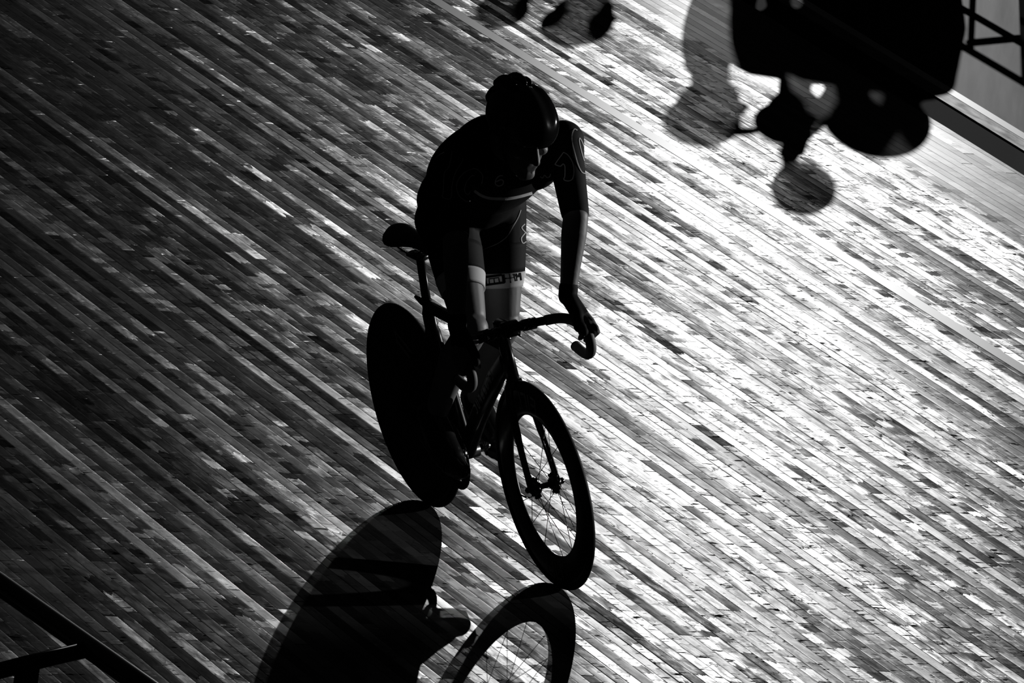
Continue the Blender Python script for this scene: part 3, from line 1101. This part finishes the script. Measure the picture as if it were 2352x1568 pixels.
# ------------------------------------------------------------------ infield barrier and spectators: they stand outside the frame, their shadows fall into it
def barrier():
    a = INF_A
    org = Vector((-10.0, 7.6, -.006))
    e = Vector((math.cos(a), math.sin(a), 0))
    n = Vector((-e.y, e.x, 0))
    root = empty('crowd_barrier', org, (0, 0, a))
    tag(root, 'steel crowd barrier whose rails throw shadow bars on the infield', 'barrier')
    MB().tube([V(-1.35, 0, 1.085), V(.9, 0, 1.075)], .019, 14).build('rail', M['rail'], root)
    MB().tube([V(-1.35, 0, .875), V(.9, 0, .862)], .019, 14).build('rail', M['rail'], root)
    MB().tube([V(-1.06, 0, 1.04), V(-.53, 0, .835)], .019, 12).build('brace', M['rail'], root)
    for x, dx in ((-.92, -.14), (-.43, -.12), (.75, -.12)):
        MB().tube([V(x, 0, 0), V(x + dx, 0, 1.085)], .013, 12).build('post', M['rail'], root)
        MB().box(V(x, 0, .012), .05, .44, .024).build('foot', M['rail'], root, bevel=.006)
    return root


barrier()


def spectator(label, foot, height, face, girth=1.0, head=(1.0, 1.0), nose=True, turn=0.0, hat=None, arm=None, hood=False, stride=0.0, lean=(0, 0), group=None):
    """a standing adult; face: heading of the face in degrees on the floor"""
    root = empty('person', (foot[0], foot[1], -.006), (0, 0, rad(face)))
    tag(root, label, 'person', group)
    k = height / 1.75
    lx, ly = lean
    def P(x, y, z): return V(x * k + lx * z * k, y * k + ly * z * k, z * k)
    ct, st_ = math.cos(rad(turn)), math.sin(rad(turn))
    def Q(x, y, z): return P(x * ct - y * st_, x * st_ + y * ct, z)
    Fx, Fy = V(ct, st_, 0), V(-st_, ct, 0)
    b = MB()
    b.ellipsoid(Q(.01, 0, 1.635), axes(Fx * (.098 * k * head[0]), Fy * (.078 * k), V(0, 0, .12 * k * head[1])), 20, 14)
    b.ellipsoid(Q(.045, 0, 1.575), axes(Fx * (.058 * k), Fy * (.056 * k), V(0, 0, .065 * k)), 16, 12)
    if nose: b.capsule(Q(.10, 0, 1.63), .014, Q(.118, 0, 1.595), .017, 10)
    b.capsule(P(.0, 0, 1.42), .062 * k, P(.015, 0, 1.56), .056 * k, 14)
    hands = []
    for s in (-1, 1):
        if arm and s == arm[0]: h0, h1 = Vector(arm[2]), Vector(arm[3])
        else: h0, h1 = P(.10, s * .24, .86), P(.14, s * .235, .80)
        b.capsule(h0, .032, h1, .036, 10)
        d = (h1 - h0).normalized()
        o_ = d.orthogonal().normalized()
        for q in range(4):
            b.capsule(h1 + o_ * (.027 - .018 * q), .0095, h1 + o_ * (.024 - .016 * q) + d * (.065 - .006 * abs(q - 1)), .008, 8)
        b.capsule(h0 + o_ * .03, .013, h1 + o_ * .055, .010, 8)
        hands.append((h0, h1))
    b.ellipsoid(P(0, 0, 1.20), axes(V(.09 * k * min(girth, 1), 0, 0), V(0, .165 * k, 0), V(0, 0, .27 * k)), 18, 12)
    b.ellipsoid(P(0, 0, .94), axes(V(.09 * k * min(girth, 1), 0, 0), V(0, .15 * k, 0), V(0, 0, .17 * k)), 18, 12)
    for i, s in enumerate((-1, 1)):
        el = Vector(arm[1]) if arm and s == arm[0] else P(-.02, s * .245, 1.10)
        b.capsule(P(0, s * .15, 1.40), .045 * k, P(0, s * .19, 1.39), .045 * k, 12)
        b.capsule(P(0, s * .19, 1.39), .045 * k, el, .036 * k, 12)
        b.capsule(el, .036 * k, hands[i][0], .030 * k, 12)
        b.capsule(P(0, s * .09, .88), .065 * k, P(s * stride * .5 + .01, s * .10, .48), .048 * k, 12)
        b.capsule(P(s * stride * .5 + .01, s * .10, .48), .048 * k, P(s * stride, s * .11, .09), .036 * k, 12)
    link('body', fuse(b, .011, 3), M['skin'], root)
    j = MB()
    g = girth
    j.ellipsoid(P(0, 0, 1.22), axes(V(.115 * k * g, 0, 0), V(0, .195 * k, 0), V(0, 0, .27 * k)), 20, 14)
    j.ellipsoid(P(0, 0, .98), axes(V(.115 * k * g, 0, 0), V(0, .175 * k, 0), V(0, 0, .20 * k)), 20, 14)
    j.capsule(P(0, -.15, 1.40), .072 * k, P(0, .15, 1.40), .072 * k, 14)
    if hood:
        j.ellipsoid(P(-.005, 0, 1.60), axes(Fx * (.128 * k * head[0]), Fy * (.12 * k), V(0, 0, .168 * k * head[1])), 20, 14)
        j.ellipsoid(P(.0, 0, 1.43), axes(V(.125 * k * head[0], 0, 0), V(0, .15 * k, 0), V(0, 0, .16 * k)), 20, 14)
    for i, s in enumerate((-1, 1)):
        sh = P(0, s * .19, 1.39)
        if arm and s == arm[0]: el = Vector(arm[1])
        else: el = P(-.02, s * .245, 1.10)
        j.capsule(sh, .064 * k, el, .050 * k, 12)
        j.capsule(el, .050 * k, hands[i][0], .040 * k, 12)
    link('jacket', fuse(j, .012, 4), M['cloth'], root)
    t = MB()
    t.ellipsoid(P(0, 0, .90), axes(V(.125 * k, 0, 0), V(0, .175 * k, 0), V(0, 0, .13 * k)), 18, 12)
    for s in (-1, 1):
        dx = s * stride
        t.capsule(P(0, s * .09, .88), .088 * k, P(dx * .5 + .01, s * .10, .48), .066 * k, 14)
        t.capsule(P(dx * .5 + .01, s * .10, .48), .064 * k, P(dx, s * .11, .10), .050 * k, 14)
    link('trousers', fuse(t, .012, 4), M['cloth'], root)
    for s in (-1, 1):
        dx = s * stride
        f = MB()
        f.capsule(P(dx - .04, s * .11, .045 / k), .045, P(dx + .13, s * .12, .040 / k), .040, 12)
        f.capsule(P(dx - .01, s * .11, .10), .045, P(dx - .02, s * .11, .05), .045, 12)
        link('shoe', fuse(f, .009, 3), M['shoe'], root)
    if hat == 'cap':
        c = MB()
        c.ellipsoid(Q(.0, 0, 1.675), axes(Fx * (.112 * k), Fy * (.092 * k), V(0, 0, .095 * k)), 20, 12)
        c.tube([Q(.05, 0, 1.70), Q(.13, 0, 1.69), Q(.19, 0, 1.665)], [.075, .07, .04], 14, flat=(.12, 1), up=(0, 0, 1))
        link('cap', fuse(c, .009, 3), M['cloth'], root)
    elif hat == 'hair':
        c = MB()
        c.ellipsoid(Q(-.015, 0, 1.675), axes(Fx * (.105 * k), Fy * (.090 * k), V(0, 0, .092 * k)), 20, 12)
        link('hair', fuse(c, .009, 3), M['cloth'], root)
    return root


def at_side(foot, s, f=0.0):
    """shift a foot point sideways / towards the main floodlight"""
    p = Vector((foot[0], foot[1], 0))
    n = LAMP_A - p
    n.z = 0
    n.normalize()
    side = Vector((-n.y, n.x, 0))
    q = p + side * s + n * f
    return (q.x, q.y), n, side


def heading(v): return math.degrees(math.atan2(v.y, v.x))



f0, n0, s0 = at_side((-13.575, 7.027), .0)  # added figure, blocks the second floodlight over the leftmost head shadow
spectator('spectator added beyond the left end of the row to deepen the first head shadow', f0, 1.74, heading(n0) + 180, hat='hair')
f1, n1, s1 = at_side((-13.222, 7.164), .025, -.45)
spectator('short spectator at the left of the row, hair uncovered, casting the leftmost head shadow', f1, 1.63, heading(n1) + 180, hat='hair')
f2, n2, s2 = at_side((-13.064, 7.357), .03)
spectator('second spectator from the left, casting the head and shoulder shadow beside the first', f2, 1.77, heading(n2) + 180, hat='hair', head=(1.15, 1), turn=60)
f3, n3, s3 = at_side((-12.057, 7.316), .23)
spectator('tall spectator in a cap, casting the grey head shadow left of the raised paddle', f3, 1.86, heading(-s3), girth=.75, hat='cap', lean=(.12, 0))
f4, n4, s4 = at_side((-11.725, 7.469), .055, -.45)
h4 = heading(n4) + 180
spectator('spectator with one arm up holding a round paddle, casting the paddle shadow', f4, 1.64, h4, girth=.95, hat='hair', turn=80,
          arm=(1, (.10, .13, 1.41), (.06, .045, 1.59), (.05, .02, 1.65)))
pad = empty('round_paddle', (f4[0], f4[1], 0), (0, 0, rad(h4)))
tag(pad, 'small round paddle on a stick held up by the spectator', 'paddle')
MB().tube([V(.05, .045, 1.63), V(.05, .02, 1.71), V(.05, .03, 1.77)], .022, 10).build('stick', M['cloth'], pad)
MB().lathe([(-.006, .0), (-.006, .098), (.006, .098), (.006, .0)], V(.05, .075, 1.795), (1, 0, 0), 40).build('disc', M['cloth'], pad)
f5, n5, s5 = at_side((-11.619, 7.654), .0)
spectator('hooded spectator in a bulky jacket, casting the broad rounded shadow', f5, 1.75, heading(n5) + 180, girth=1.1, hood=True, head=(1.4, 1.0), turn=80)
f6, n6, s6 = at_side((-11.819, 7.94), .15, .5)
spectator('spectator at the right end of the row beside the crowd barrier', f6, 1.68, heading(n6) + 150, girth=.85, hat='hair', turn=60)
